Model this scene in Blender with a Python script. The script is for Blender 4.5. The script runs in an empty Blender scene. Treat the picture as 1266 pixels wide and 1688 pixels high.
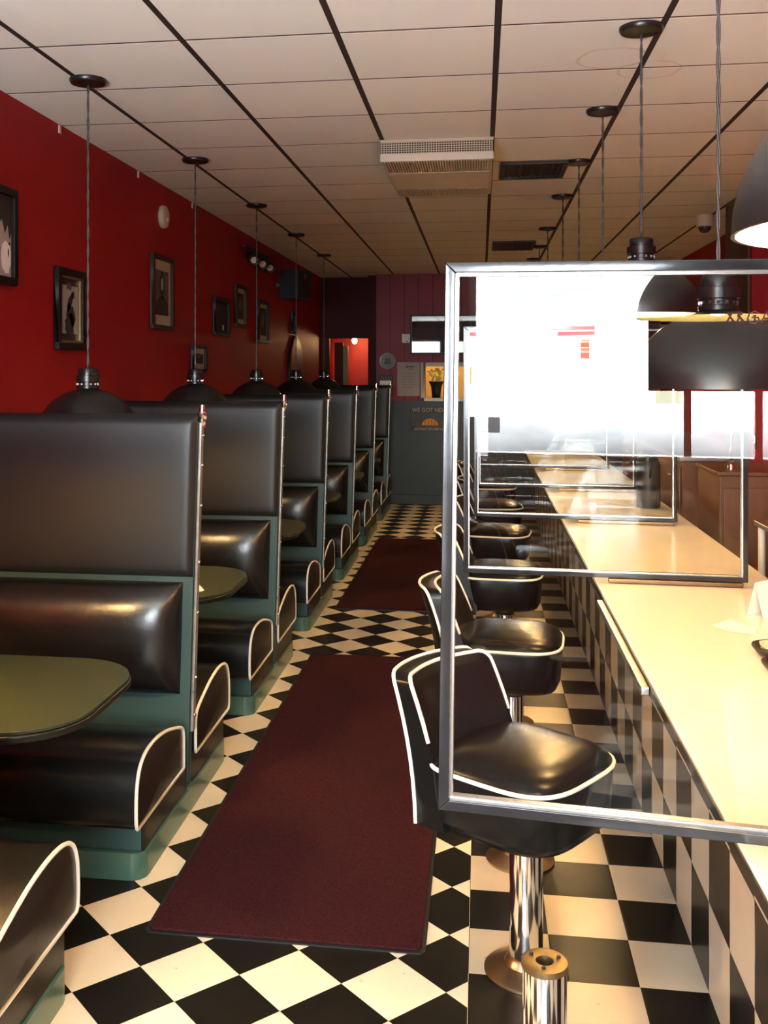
import bpy, bmesh, math, random
from mathutils import Vector, Matrix
random.seed(7)
PI = math.pi
SC = bpy.context.scene
COL = SC.collection

# ------------------------------------------------------------------ materials
def rgb(h):
    h = h.lstrip('#')
    v = [int(h[i:i+2], 16)/255 for i in (0, 2, 4)]
    return tuple((c/12.92 if c <= .04045 else ((c+.055)/1.055)**2.4) for c in v) + (1,)

class NT:
    def __init__(s, name):
        s.m = bpy.data.materials.new(name); s.m.use_nodes = True
        s.t = s.m.node_tree; s.b = s.t.nodes['Principled BSDF']; s.out = s.t.nodes['Material Output']
    def n(s, typ, **kw):
        o = s.t.nodes.new(typ)
        for k, v in kw.items(): setattr(o, k, v)
        return o
    def l(s, a, b): s.t.links.new(a, b)
    def math(s, op, a, b=None, c=None):
        o = s.n('ShaderNodeMath', operation=op)
        for i, x in enumerate((a, b, c)):
            if x is None: continue
            if isinstance(x, (int, float)): o.inputs[i].default_value = x
            else: s.l(x, o.inputs[i])
        return o.outputs[0]
    def mix(s, fac, a, b):
        o = s.n('ShaderNodeMix', data_type='RGBA')
        for sock, x in ((o.inputs[0], fac), (o.inputs[6], a), (o.inputs[7], b)):
            if isinstance(x, (int, float, tuple)): sock.default_value = x
            else: s.l(x, sock)
        return o.outputs[2]
    def xyz(s, world=True):
        g = s.n('ShaderNodeNewGeometry') if world else s.n('ShaderNodeTexCoord')
        x = s.n('ShaderNodeSeparateXYZ')
        src = g.outputs['Position'] if world else g.outputs['Object']
        s.l(src, x.inputs[0])
        return src, x.outputs[0], x.outputs[1], x.outputs[2]
    def noise(s, vec, scale, detail=3, rough=.5, stretch=None):
        if stretch:
            mp = s.n('ShaderNodeMapping'); mp.inputs['Scale'].default_value = stretch
            s.l(vec, mp.inputs[0]); vec = mp.outputs[0]
        o = s.n('ShaderNodeTexNoise'); o.inputs['Scale'].default_value = scale
        o.inputs['Detail'].default_value = detail; o.inputs['Roughness'].default_value = rough
        s.l(vec, o.inputs['Vector']); return o.outputs['Fac']
    def bump(s, h, strength, dist=.01):
        o = s.n('ShaderNodeBump'); o.inputs['Strength'].default_value = strength
        o.inputs['Distance'].default_value = dist
        s.l(h, o.inputs['Height']); s.l(o.outputs[0], s.b.inputs['Normal'])
    def set(s, **kw):
        for k, v in kw.items():
            sock = s.b.inputs[k]
            if isinstance(v, (int, float, tuple)): sock.default_value = v
            else: s.l(v, sock)

def pbr(name, col, rough=.5, metal=0, var=.12, vscale=9, bump=0, bscale=60, spec=.5, coat=0, coat_r=.1, stretch=None, world=False, rvar=0):
    N = NT(name); P, x, y, z = N.xyz(world)
    c = rgb(col) if isinstance(col, str) else col
    f = N.noise(P, vscale, 4, .6, stretch)
    dark = tuple(v*(1-var) for v in c[:3])+(1,); lite = tuple(min(1, v*(1+var)) for v in c[:3])+(1,)
    N.set(**{'Base Color': N.mix(f, dark, lite), 'Metallic': metal, 'Specular IOR Level': spec, 'Coat Weight': coat, 'Coat Roughness': coat_r})
    if rvar: N.set(Roughness=N.math('ADD', N.math('MULTIPLY', f, rvar*2), rough-rvar))
    else: N.set(Roughness=rough)
    if bump: N.bump(N.noise(P, bscale, 4, .6, stretch), bump)
    return N.m

def emit(name, col, strength):
    N = NT(name); c = rgb(col) if isinstance(col, str) else col
    N.set(**{'Base Color': c, 'Emission Color': c, 'Emission Strength': strength}); return N.m

def thin_glass(name, fac=.038, tint=(.97, .98, .97, 1), rough=0.0):
    N = NT(name); P, x, y, z = N.xyz(False)
    fr = N.n('ShaderNodeFresnel'); fr.inputs[0].default_value = 1.49
    tr = N.n('ShaderNodeBsdfTransparent'); tr.inputs[0].default_value = tint
    gl = N.n('ShaderNodeBsdfGlossy'); gl.inputs['Roughness'].default_value = rough
    mx = N.n('ShaderNodeMixShader')
    smear = N.math('MULTIPLY', N.noise(P, 3.0, 3, .5, (1, 1, 6)), .006)
    f = N.math('ADD', N.math('MULTIPLY', fr.outputs[0], .95), smear)
    f = N.math('MINIMUM', N.math('MAXIMUM', f, fac), 1)
    N.l(f, mx.inputs[0]); N.l(tr.outputs[0], mx.inputs[1]); N.l(gl.outputs[0], mx.inputs[2])
    N.l(mx.outputs[0], N.out.inputs[0]); return N.m

M = {}
M['vinyl'] = pbr('black_vinyl', (.008, .0078, .0075, 1), .27, var=.1, vscale=5, bump=.12, bscale=11, spec=.65)
M['vinyl_pad'] = pbr('satin_black_vinyl', (.011, .0118, .0125, 1), .44, var=.15, vscale=3, bump=.05, bscale=6, spec=.45)
M['vinyl_end'] = pbr('brown_black_vinyl', (.012, .008, .006, 1), .34, var=.2, vscale=6, bump=.03, bscale=30, spec=.4)
M['stool_vinyl'] = pbr('stool_black_vinyl', (.006, .0058, .0055, 1), .27, var=.2, vscale=6, bump=.02, bscale=40, spec=.18)
M['piping'] = pbr('white_piping', '#e6dfd0', .45, var=.1)
M['teal'] = pbr('dark_teal_laminate', (.028, .062, .060, 1), .42, var=.18, vscale=4)
M['kick'] = pbr('green_toe_kick_vinyl', (.055, .115, .085, 1), .28, var=.2, vscale=3)
M['chrome'] = pbr('chrome', (.78, .77, .75, 1), .10, 1, var=.05, vscale=3)
M['worn_chrome'] = pbr('worn_chrome_strip', (.34, .33, .31, 1), .3, .6, var=.3, vscale=25, rvar=.06)
M['bronze'] = pbr('bronze_flange', (.55, .38, .22, 1), .3, 1, var=.25, vscale=8)
M['footbar'] = pbr('dark_bronze_bar', (.16, .09, .04, 1), .3, .8, var=.2)
M['brass'] = pbr('tarnished_brass', (.20, .14, .065, 1), .45, .9, var=.5, vscale=30)
M['darkmetal'] = pbr('dark_metal', (.02, .02, .02, 1), .35, .6)
M['table'] = pbr('green_laminate_table', (.032, .040, .021, 1), .30, var=.15, vscale=40, spec=.5)
M['table_edge'] = pbr('dark_table_edge', (.03, .03, .025, 1), .3, .7)
M['lamp'] = pbr('black_lamp_enamel', (.010, .0095, .009, 1), .30, var=.2, spec=.5)
M['lamp_cap'] = pbr('black_lamp_cap', (.02, .02, .02, 1), .25, .5)
M['lining'] = pbr('cream_lamp_lining', (.92, .80, .46, 1), .5, var=.03)
M['lining_lit'] = emit('lit_lamp_lining', (1, .74, .24, 1), 16)  # self-glowing lining, emission standing in for strong bulb light
M['cord'] = pbr('lamp_cord', (.06, .055, .05, 1), .45, var=.5, vscale=120, stretch=(1, 1, 1))
M['bulb'] = emit('warm_bulb', (1, .70, .35, 1), 30)
M['framepaint'] = pbr('silver_black_frame_paint', (.04, .042, .045, 1), .13, .55, var=.25, vscale=6, bump=.01, bscale=20, stretch=(3, 3, 3), rvar=.03)
M['framelip'] = pbr('frame_inner_lip', (.45, .43, .40, 1), .25, .8, var=.2)
M['glass'] = thin_glass('clear_acrylic')
M['mat'] = None
M['counter'] = pbr('cream_counter_laminate', (.78, .74, .65, 1), .17, var=.06, vscale=4, spec=.6)
M['steel'] = pbr('brushed_steel', (.55, .55, .54, 1), .3, 1, var=.1, stretch=(1, 1, 30))
M['blackframe'] = pbr('black_frame_wood', (.010, .007, .006, 1), .45, var=.3, spec=.2)
M['brownframe'] = pbr('brown_frame_wood', (.035, .018, .012, 1), .45, var=.3, spec=.2)
M['goldframe'] = pbr('gold_fillet', (.50, .35, .15, 1), .35, .8)
M['cream'] = pbr('cream_mat_board', '#b9a88a', .7)
M['paper'] = pbr('old_paper', '#a89c93', .7, var=.12, vscale=20)
M['ink'] = pbr('brown_ink', '#2b211c', .7)
M['inkgrey'] = pbr('grey_ink', '#5d5048', .7)
M['white'] = pbr('white_plastic', '#d8d2c4', .4)
M['dirtywhite'] = pbr('ivory_enamel', '#c9bfa6', .45, var=.1)
M['black'] = pbr('matte_black', (.008, .008, .008, 1), .5)
M['speaker'] = pbr('grey_speaker_case', (.035, .042, .05, 1), .45)
M['screen'] = pbr('dark_tv_screen', (.012, .012, .012, 1), .015, spec=.6)
M['vent'] = pbr('dark_vent_metal', (.035, .034, .030, 1), .5, var=.3)
M['whitepaper'] = pbr('white_paper', '#f2ece2', .7, var=.03)
M['orange'] = pbr('orange_ink', '#d98a1e', .6)
M['letter'] = pbr('tan_lettering', '#b9a98c', .6)
M['redink'] = pbr('red_marker', '#3a0c04', .6)
M['brownwood'] = pbr('brown_wood_panel', (.16, .07, .035, 1), .35, var=.3, vscale=4, stretch=(8, 8, 1))
M['darkbrown'] = pbr('dark_brown_trim', (.07, .04, .025, 1), .5, var=.3)
M['tealtray'] = pbr('teal_plastic', '#2f7f80', .4)
M['leaf'] = pbr('yellow_green_leaf', '#f2e27a', .5, var=.25)
M['kitchen'] = pbr('yellow_kitchen_wall', '#d8b45a', .6)
M['olive'] = pbr('olive_door_edge', '#7f7440', .5)
M['redlit'] = pbr('orange_red_paint', (.55, .028, .008, 1), .55, var=.08)
M['pier'] = pbr('dark_plum_paint', (.05, .02, .022, 1), .6)
M['facade'] = pbr('pale_stucco', '#e8e4da', .8)
M['facade2'] = pbr('pale_blue_stucco', '#b9cbd6', .8)
M['awning'] = pbr('red_awning_cloth', '#b0302c', .8)
M['asphalt'] = pbr('sunlit_paving', '#b9b2a6', .9)
M['darkglass'] = pbr('dark_window_glass', (.05, .06, .07, 1), .1)
M['clearglass'] = thin_glass('clear_glassware', .10, (.93, .93, .9, 1))

def red_wall():
    N = NT('red_wall_paint'); P, x, y, z = N.xyz()
    f = N.noise(P, 1.2, 4, .6); g = N.noise(P, 90, 2)
    N.set(**{'Base Color': N.mix(f, (.26, .006, .008, 1), (.37, .010, .011, 1)), 'Roughness': .55, 'Specular IOR Level': .2})
    N.bump(g, .10, .004); return N.m
def plank_wall():
    N = NT('burgundy_plank_paint'); P, x, y, z = N.xyz()
    u = N.math('FRACT', N.math('DIVIDE', N.math('ADD', x, 1.29), .175))
    gap = N.math('LESS_THAN', u, .035)
    f = N.noise(P, 2.5, 4, .6)
    c = N.mix(f, (.20, .035, .048, 1), (.28, .055, .068, 1))
    N.set(**{'Base Color': N.mix(gap, c, (.03, .008, .01, 1)), 'Roughness': .5, 'Specular IOR Level': .2}); return N.m
def floor_mats():
    out = []
    for kind in ('diamond', 'square'):
        N = NT('checker_tiles_'+kind); P, x, y, z = N.xyz()
        if kind == 'diamond':
            D = .2795; a = N.math('ADD', x, .79); b = N.math('SUBTRACT', y, 2.721)
            u = N.math('ADD', N.math('DIVIDE', N.math('ADD', a, b), D), .5)
            v = N.math('ADD', N.math('DIVIDE', N.math('SUBTRACT', a, b), D), .5)
            off = 0
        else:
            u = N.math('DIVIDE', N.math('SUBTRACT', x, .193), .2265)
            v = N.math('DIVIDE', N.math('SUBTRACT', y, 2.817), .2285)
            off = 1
        fu = N.math('FLOOR', u); fv = N.math('FLOOR', v)
        par = N.math('FLOORED_MODULO', N.math('ADD', N.math('ADD', fu, fv), off), 2)   # 0 = white
        cid = N.n('ShaderNodeCombineXYZ'); N.l(fu, cid.inputs[0]); N.l(fv, cid.inputs[1])
        wn = N.n('ShaderNodeTexWhiteNoise'); N.l(cid.outputs[0], wn.inputs[0])
        sc = N.noise(P, 7, 5, .65); sp = N.noise(P, 45, 2)
        wh = N.mix(wn.outputs[0], *(((.72, .60, .43, 1), (.82, .70, .52, 1)) if kind == 'diamond' else ((.47, .39, .285, 1), (.54, .455, .335, 1))))  # square-zone whites darkened for the shade on that side of the floor
        wh = N.mix(N.math('MULTIPLY', N.math('GREATER_THAN', sp, .73), .5), wh, (.15, .11, .08, 1))
        bl = N.mix(sc, (.006, .005, .004, 1), (.013, .011, .008, 1))
        N.set(**{'Base Color': N.mix(par, wh, bl), 'Roughness': N.math('ADD', N.math('MULTIPLY', sc, .18), .24), 'Specular IOR Level': N.math('SUBTRACT', .34, N.math('MULTIPLY', par, .22))})
        def edge(w):
            fr = N.math('FRACT', w); return N.math('MINIMUM', fr, N.math('SUBTRACT', 1, fr))
        g = N.math('MINIMUM', N.math('MULTIPLY', N.math('MINIMUM', edge(u), edge(v)), 60), 1)
        N.bump(g, .25, .002); out.append(N.m)
    return out
def counter_front():
    N = NT('checker_tiles_counter_front'); P, x, y, z = N.xyz()
    w = N.math('MULTIPLY', N.math('SUBTRACT', N.noise(P, 5, 2), .5), .10)
    u = N.math('FLOOR', N.math('ADD', N.math('DIVIDE', N.math('SUBTRACT', y, 2.817), .2285), w))
    v = N.math('FLOOR', N.math('DIVIDE', z, .2400))
    par = N.math('FLOORED_MODULO', N.math('ADD', u, v), 2)
    f = N.noise(P, 6, 4)
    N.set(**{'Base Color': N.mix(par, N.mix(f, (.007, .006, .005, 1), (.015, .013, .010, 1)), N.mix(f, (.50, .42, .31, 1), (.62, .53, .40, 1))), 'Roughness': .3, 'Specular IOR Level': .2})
    return N.m
def ceiling_mat():
    N = NT('ceiling_tiles'); P, x, y, z = N.xyz()
    px, py = .5655, .5855
    u = N.math('FRACT', N.math('DIVIDE', N.math('ADD', x, 1.640+.011), px))
    v = N.math('FRACT', N.math('DIVIDE', N.math('SUBTRACT', y, 3.595), py))
    run = N.math('LESS_THAN', u, .024/px)
    gap = N.math('LESS_THAN', v, .012/py)
    lip = N.math('LESS_THAN', v, .024/py)
    fu = N.math('FLOOR', N.math('DIVIDE', N.math('ADD', x, 1.651), px)); fv = N.math('FLOOR', N.math('DIVIDE', N.math('SUBTRACT', y, 3.595), py))
    cid = N.n('ShaderNodeCombineXYZ'); N.l(fu, cid.inputs[0]); N.l(fv, cid.inputs[1])
    wn = N.n('ShaderNodeTexWhiteNoise'); N.l(cid.outputs[0], wn.inputs[0])
    t = N.mix(wn.outputs[0], (.80, .82, .77, 1), (.86, .88, .83, 1))
    t = N.mix(N.math('MULTIPLY', N.noise(P, 2, 5, .6), .18), t, (.56, .50, .43, 1))
    # water stain rings on one tile row
    def ring(cx, cy, r):
        dx = N.math('SUBTRACT', x, cx); dy = N.math('SUBTRACT', y, cy)
        d = N.math('SQRT', N.math('ADD', N.math('MULTIPLY', dx, dx), N.math('MULTIPLY', dy, dy)))
        d = N.math('ADD', d, N.math('MULTIPLY', N.math('SUBTRACT', N.noise(P, 8, 2), .5), .05))
        return N.math('LESS_THAN', N.math('ABSOLUTE', N.math('SUBTRACT', d, r)), .006)
    for a in ((.50, 4.05, .13), (.66, 4.22, .12)):
        t = N.mix(N.math('MULTIPLY', ring(*a), .28), t, (.36, .24, .15, 1))
    t = N.mix(lip, t, (.98, .96, .92, 1))  # lip painted near white for window light caught on the tee edge
    t = N.mix(gap, t, (.025, .013, .008, 1))
    t = N.mix(run, t, (.022, .012, .008, 1))
    N.set(**{'Base Color': t, 'Roughness': .7}); N.bump(N.noise(P, 140, 2), .12, .003)
    return N.m
def carpet_mat():
    N = NT('burgundy_carpet'); P, x, y, z = N.xyz()
    a = N.noise(P, 160, 3, .7); b = N.noise(P, 3, 4)
    c = N.mix(N.math('MULTIPLY', N.math('SUBTRACT', a, .32), 2.8), (.007, .004, .0045, 1), (.066, .0095, .014, 1))
    c = N.mix(N.math('MULTIPLY', b, .35), c, (.05, .012, .012, 1))
    N.set(**{'Base Color': c, 'Roughness': .95, 'Specular IOR Level': .1}); N.bump(a, .8, .006); return N.m
def green_wall():
    return pbr('dark_slate_green_paint', (.030, .042, .040, 1), .42, var=.15, vscale=2, spec=.3, world=True)
M['red'] = red_wall(); M['plank'] = plank_wall(); M['fd'], M['fs'] = floor_mats()
M['cfront'] = counter_front(); M['ceil'] = ceiling_mat(); M['mat'] = carpet_mat(); M['wains'] = green_wall()
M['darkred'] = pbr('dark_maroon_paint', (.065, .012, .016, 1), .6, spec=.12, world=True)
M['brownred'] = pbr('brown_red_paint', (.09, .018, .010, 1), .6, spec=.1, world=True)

# ------------------------------------------------------------------ geometry helpers
def link(name, me, mat=None, parent=None, smooth=False, bevel=0, seg=2):
    o = bpy.data.objects.new(name, me); COL.objects.link(o)
    if mat is not None:
        for m in (mat if isinstance(mat, (list, tuple)) else [mat]): me.materials.append(m)
    if parent is not None: o.parent = parent
    if smooth:
        for p in me.polygons: p.use_smooth = True
    if bevel:
        b = o.modifiers.new('bevel', 'BEVEL'); b.width = bevel; b.segments = seg; b.limit_method = 'ANGLE'; b.angle_limit = math.radians(40)
        for p in me.polygons: p.use_smooth = True
        b.harden_normals = False
        w = o.modifiers.new('wn', 'WEIGHTED_NORMAL'); w.keep_sharp = True
    return o
class MB:
    def __init__(s): s.v = []; s.f = []; s.mi = []
    def add(s, vs, fs, mi=0):
        k = len(s.v); s.v += [tuple(v) for v in vs]; s.f += [tuple(i+k for i in f) for f in fs]; s.mi += [mi]*len(fs); return s
    def box(s, x0, x1, y0, y1, z0, z1, mi=0):
        vs = [(x, y, z) for x in (x0, x1) for y in (y0, y1) for z in (z0, z1)]
        return s.add(vs, [(0, 1, 3, 2), (4, 6, 7, 5), (0, 4, 5, 1), (2, 3, 7, 6), (0, 2, 6, 4), (1, 5, 7, 3)], mi)
    def quad(s, a, b, c, d, mi=0): return s.add([a, b, c, d], [(0, 1, 2, 3)], mi)
    def poly(s, pts, mi=0): return s.add(pts, [tuple(range(len(pts)))], mi)
    def lathe(s, prof, cx=0, cy=0, n=28, mi=0, axis='z'):
        vs = []; fs = []
        for r, z in prof:
            for i in range(n):
                a = 2*PI*i/n; p = (cx+r*math.cos(a), cy+r*math.sin(a), z)
                vs.append(p)
        for j in range(len(prof)-1):
            for i in range(n):
                k = (i+1) % n; fs.append((j*n+i, j*n+k, (j+1)*n+k, (j+1)*n+i))
        return s.add(vs, fs, mi)
    def tube(s, pts, r, n=8, closed=False, caps=True, mi=0):
        pts = [Vector(p) for p in pts]; N = len(pts); vs = []; fs = []
        prev = None
        for i, p in enumerate(pts):
            a = pts[(i-1) % N] if (closed or i > 0) else p; b = pts[(i+1) % N] if (closed or i < N-1) else p
            t = (b-a).normalized()
            if prev is None:
                up = Vector((0, 0, 1)) if abs(t.z) < .9 else Vector((1, 0, 0))
                u = t.cross(up).normalized()
            else:
                u = (prev - t*prev.dot(t)).normalized()
            prev = u; w = t.cross(u)
            for k in range(n):
                an = 2*PI*k/n; vs.append(p+(u*math.cos(an)+w*math.sin(an))*r)
        M_ = N if closed else N-1
        for i in range(M_):
            j = (i+1) % N
            for k in range(n):
                l = (k+1) % n; fs.append((i*n+k, i*n+l, j*n+l, j*n+k))
        if caps and not closed:
            fs.append(tuple(range(n))[::-1]); fs.append(tuple((N-1)*n+k for k in range(n)))
        return s.add(vs, fs, mi)
    def prism(s, outline, axis, a, b, mi=0):
        # outline: list of 2-D points; axis 'x','y','z' is the extrusion axis from a to b
        def P(p, t):
            return {'x': (t, p[0], p[1]), 'y': (p[0], t, p[1]), 'z': (p[0], p[1], t)}[axis]
        n = len(outline); vs = [P(p, a) for p in outline]+[P(p, b) for p in outline]
        fs = [tuple(range(n))[::-1], tuple(range(n, 2*n))]+[(i, (i+1) % n, n+(i+1) % n, n+i) for i in range(n)]
        return s.add(vs, fs, mi)
    def build(s, name, mat, parent=None, smooth=False, bevel=0, seg=2, auto=None):
        me = bpy.data.meshes.new(name); me.from_pydata(s.v, [], s.f)
        for p, i in zip(me.polygons, s.mi): p.material_index = i
        bm = bmesh.new(); bm.from_mesh(me); bmesh.ops.remove_doubles(bm, verts=bm.verts, dist=1e-6); bmesh.ops.recalc_face_normals(bm, faces=bm.faces)
        if auto is not None:
            for f in bm.faces: f.smooth = True
            for e in bm.edges:
                if len(e.link_faces) == 2 and e.calc_face_angle(0) > math.radians(auto): e.smooth = False
        bm.to_mesh(me); bm.free()
        return link(name, me, mat, parent, smooth, bevel, seg)

def tag(o, label, cat, group=None, kind=None):
    o['label'] = label; o['category'] = cat
    if group: o['group'] = group
    if kind: o['kind'] = kind
    return o
def thing(name, label, cat, loc=(0, 0, 0), rz=0, group=None):
    o = bpy.data.objects.new(name, None); COL.objects.link(o); o.empty_display_size = .1
    o.location = loc; o.rotation_euler = (0, 0, rz); tag(o, label, cat, group); return o
def struct(o): o['kind'] = 'structure'; return o
def dup(root, loc, label=None, rz=None):
    def cp(o, par):
        c = o.copy(); COL.objects.link(c)
        if par is not None: c.parent = par
        for ch in o.children: cp(ch, c)
        return c
    r = cp(root, None); r.location = loc
    if rz is not None: r.rotation_euler = (0, 0, rz)
    if label: r['label'] = label
    return r
def spline(pts, n=6, closed=False):
    P = [Vector(p) for p in pts]; N = len(P); out = []
    for i in range(N if closed else N-1):
        p0 = P[(i-1) % N] if (closed or i > 0) else P[i]; p1 = P[i]; p2 = P[(i+1) % N]; p3 = P[(i+2) % N] if (closed or i+2 < N) else p2
        for k in range(n):
            t = k/n
            out.append(.5*((2*p1)+(p2-p0)*t+(2*p0-5*p1+4*p2-p3)*t*t+(3*p1-p0-3*p2+p3)*t*t*t))
    if not closed: out.append(P[-1])
    return out
def text_mesh(body, size, extr=.001):
    cu = bpy.data.curves.new('lettering', 'FONT'); cu.body = body; cu.size = size; cu.extrude = extr; cu.align_x = 'CENTER'; cu.align_y = 'CENTER'
    t = bpy.data.objects.new('lettering', cu); COL.objects.link(t)
    dg = bpy.context.evaluated_depsgraph_get(); me = bpy.data.meshes.new_from_object(t.evaluated_get(dg))
    bpy.data.objects.remove(t); bpy.data.curves.remove(cu); return me
def pillow(cx, cz, w, h, y0, bulge, sgn, nx=22, nz=14, edge=.022, p=2.6, pw=3.0):
    """upholstered panel in the XZ plane at y0, bulging toward sgn*Y"""
    m = MB(); vs = []; fs = []
    def ax(t):   # cluster samples at the borders
        return math.sin(t*PI/2)
    for j in range(nz+1):
        for i in range(nx+1):
            u = ax(2*i/nx-1); v = ax(2*j/nz-1)
            fu = max(0, 1-abs(u)**(p*2.2)); fv = max(0, 1-abs(v)**(p))
            d = edge*min(1, 3*min(fu, fv)) + bulge*(fu**.55)*(fv**.6)
            vs.append((cx+u*w/2, y0+sgn*d, cz+v*h/2))
    for j in range(nz):
        for i in range(nx):
            a = j*(nx+1)+i; fs.append((a, a+1, a+nx+2, a+nx+1))
    m.add(vs, fs)
    # flat back
    m.quad((cx-w/2, y0, cz-h/2), (cx+w/2, y0, cz-h/2), (cx+w/2, y0, cz+h/2), (cx-w/2, y0, cz+h/2))
    return m

# ------------------------------------------------------------------ dimensions (metres)
EYE = 1.64; CEIL = 2.84; XL = -2.03; XR = 2.12; YB = 12.65; YF = -2.3

# ------------------------------------------------------------------ setting
m = MB(); XB = -.035
m.quad((-2.2, YF-.1, 0), (XB, YF-.1, 0), (XB, 14.4, 0), (-2.2, 14.4, 0), 0)
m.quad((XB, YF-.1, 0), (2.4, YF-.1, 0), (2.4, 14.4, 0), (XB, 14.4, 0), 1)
m.box(-2.2, 2.4, YF-.1, 14.4, -.1, -.005, 0)
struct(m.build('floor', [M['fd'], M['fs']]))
struct(MB().box(-2.2, 2.4, YF-.1, 14.4, CEIL, CEIL+.1).build('ceiling', M['ceil']))
struct(MB().box(XL-.1, XL, YF-.1, 14.1, 0, CEIL).build('wall_left', M['red']))
struct(MB().box(XR, XR+.1, YF-.1, 14.4, 0, CEIL).build('wall_right', M['red']))
# back wall with a pass-through opening
OX0, OX1, OZ0, OZ1 = -.68, .15, 1.315, 1.70
m = MB(); m.box(-1.29, OX0, YB, YB+.12, 0, CEIL); m.box(OX1, XR, YB, YB+.12, 0, CEIL)
m.box(OX0, OX1, YB, YB+.12, 0, OZ0); m.box(OX0, OX1, YB, YB+.12, OZ1, CEIL)
struct(m.build('wall_back', M['plank']))
struct(MB().box(-1.285, 2.1, YB-.012, YB-.0005, 0, 1.275).build('trim_1', M['wains']))
struct(MB().box(-1.285, 2.1, YB-.022, YB-.0125, 0, .12).build('baseboard_back', M['wains'], bevel=.004))
# pass-through frame and sill
w = MB(); w.box(OX0-.055, OX0, YB-.03, YB+.01, OZ0-.003, OZ1+.05); w.box(OX0, OX1, YB-.03, YB+.01, OZ1, OZ1+.05); w.box(OX1, OX1+.055, YB-.03, YB+.01, OZ0-.003, OZ1+.05)
wo = struct(w.build('window_2', M['dirtywhite'], bevel=.004))
MB().box(OX0-.01, OX1+.02, YB-.10, YB+.12, OZ0-.042, OZ0-.0005).build('window_sill', M['white'], wo, bevel=.005)
# kitchen behind the pass-through
m = MB(); m.box(-.95, -.90, YB+.13, 14.2, 0, CEIL); m.box(.75, .8, YB+.13, 14.2, 0, CEIL); m.box(-.90, .75, 13.9, 13.95, 0, CEIL)
struct(m.build('wall_kitchen', M['kitchen']))
# corridor on the left of the back wall
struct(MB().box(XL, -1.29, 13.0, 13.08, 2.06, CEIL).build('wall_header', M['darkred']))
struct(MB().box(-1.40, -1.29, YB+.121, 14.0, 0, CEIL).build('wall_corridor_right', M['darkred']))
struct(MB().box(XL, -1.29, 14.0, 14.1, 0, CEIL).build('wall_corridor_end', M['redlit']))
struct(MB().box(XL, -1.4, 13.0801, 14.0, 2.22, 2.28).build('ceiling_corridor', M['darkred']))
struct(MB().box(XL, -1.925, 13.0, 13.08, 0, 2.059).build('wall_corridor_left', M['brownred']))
d = struct(MB().box(-1.915, -1.80, 13.40, 13.44, 0, 2.02).build('door_1', M['brownred']))
MB().box(-1.799, -1.735, 13.39, 13.45, 0, 1.97).build('door_edge', M['olive'], d)
# right-hand pier
struct(MB().box(1.76, XR-.001, 7.05, 7.75, 0, CEIL-.001).build('trim_2', M['red']))
dt = struct(MB().box(1.745, 1.759, 7.10, 7.72, 1.0, CEIL-.002).build('trim_3', M['darkbrown']))
# front wall with storefront windows
W1 = (-.86, 1.05, 1.10, 2.34); W2 = (-1.97, -1.04, .40, 2.34)
m = MB(); y0, y1 = YF-.12, YF
m.box(-2.13, W2[0], y0, y1, 0, CEIL); m.box(W2[1], W1[0], y0, y1, 0, CEIL); m.box(W1[1], XR+.1, y0, y1, 0, CEIL)
m.box(W2[0], W2[1], y0, y1, 0, W2[2]); m.box(W1[0], W1[1], y0, y1, 0, W1[2])
m.box(W2[0], W2[1], y0, y1, W2[3], CEIL); m.box(W1[0], W1[1], y0, y1, W1[3], CEIL)
struct(m.build('wall_front', M['pier']))
def win(name, W, bars):
    m = MB(); t = .045; y0, y1 = YF-.1, YF+.02
    m.box(W[0], W[0]+t, y0, y1, W[2], W[3]); m.box(W[1]-t, W[1], y0, y1, W[2], W[3])
    m.box(W[0]+t, W[1]-t, y0, y1, W[2], W[2]+t); m.box(W[0]+t, W[1]-t, y0, y1, W[3]-t, W[3])
    for b in bars: m.box(b-.02, b+.02, y0, y1, W[2]+t, W[3]-t)
    return struct(m.build(name, M['steel']))
win('window_1', W1, (.41, .79)); win('window_3', W2, ())

# mats
def floor_mat(x0, x1, y0, y1, label):
    t = thing('floor_mat', label, 'mat', ((x0+x1)/2, (y0+y1)/2, 0))
    hx, hy = (x1-x0)/2, (y1-y0)/2
    def rr(hx, hy, r=.012): return [(-hx+r, -hy), (hx-r, -hy), (hx, -hy+r), (hx, hy-r), (hx-r, hy), (-hx+r, hy), (-hx, hy-r), (-hx, -hy+r)]
    MB().prism(rr(hx, hy), 'z', .0005, .004).build('rubber_border', M['black'], t)
    MB().prism(rr(hx-.012, hy-.012), 'z', .004, .010).build('carpet_pile', M['mat'], t, bevel=.002)
floor_mat(-.975, -.155, 2.885, 5.86, 'long burgundy carpet mat in the aisle, nearest the camera')
floor_mat(-.97, .04, -1.95, 1.35, 'dark entrance mat by the front window, only mirrored in the near glass panel')  # unseen mat added to darken the floor reflection in the near pane
floor_mat(-1.0, -.19, 7.0, 10.0, 'burgundy carpet mat further down the aisle beyond bare checker floor')

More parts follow.
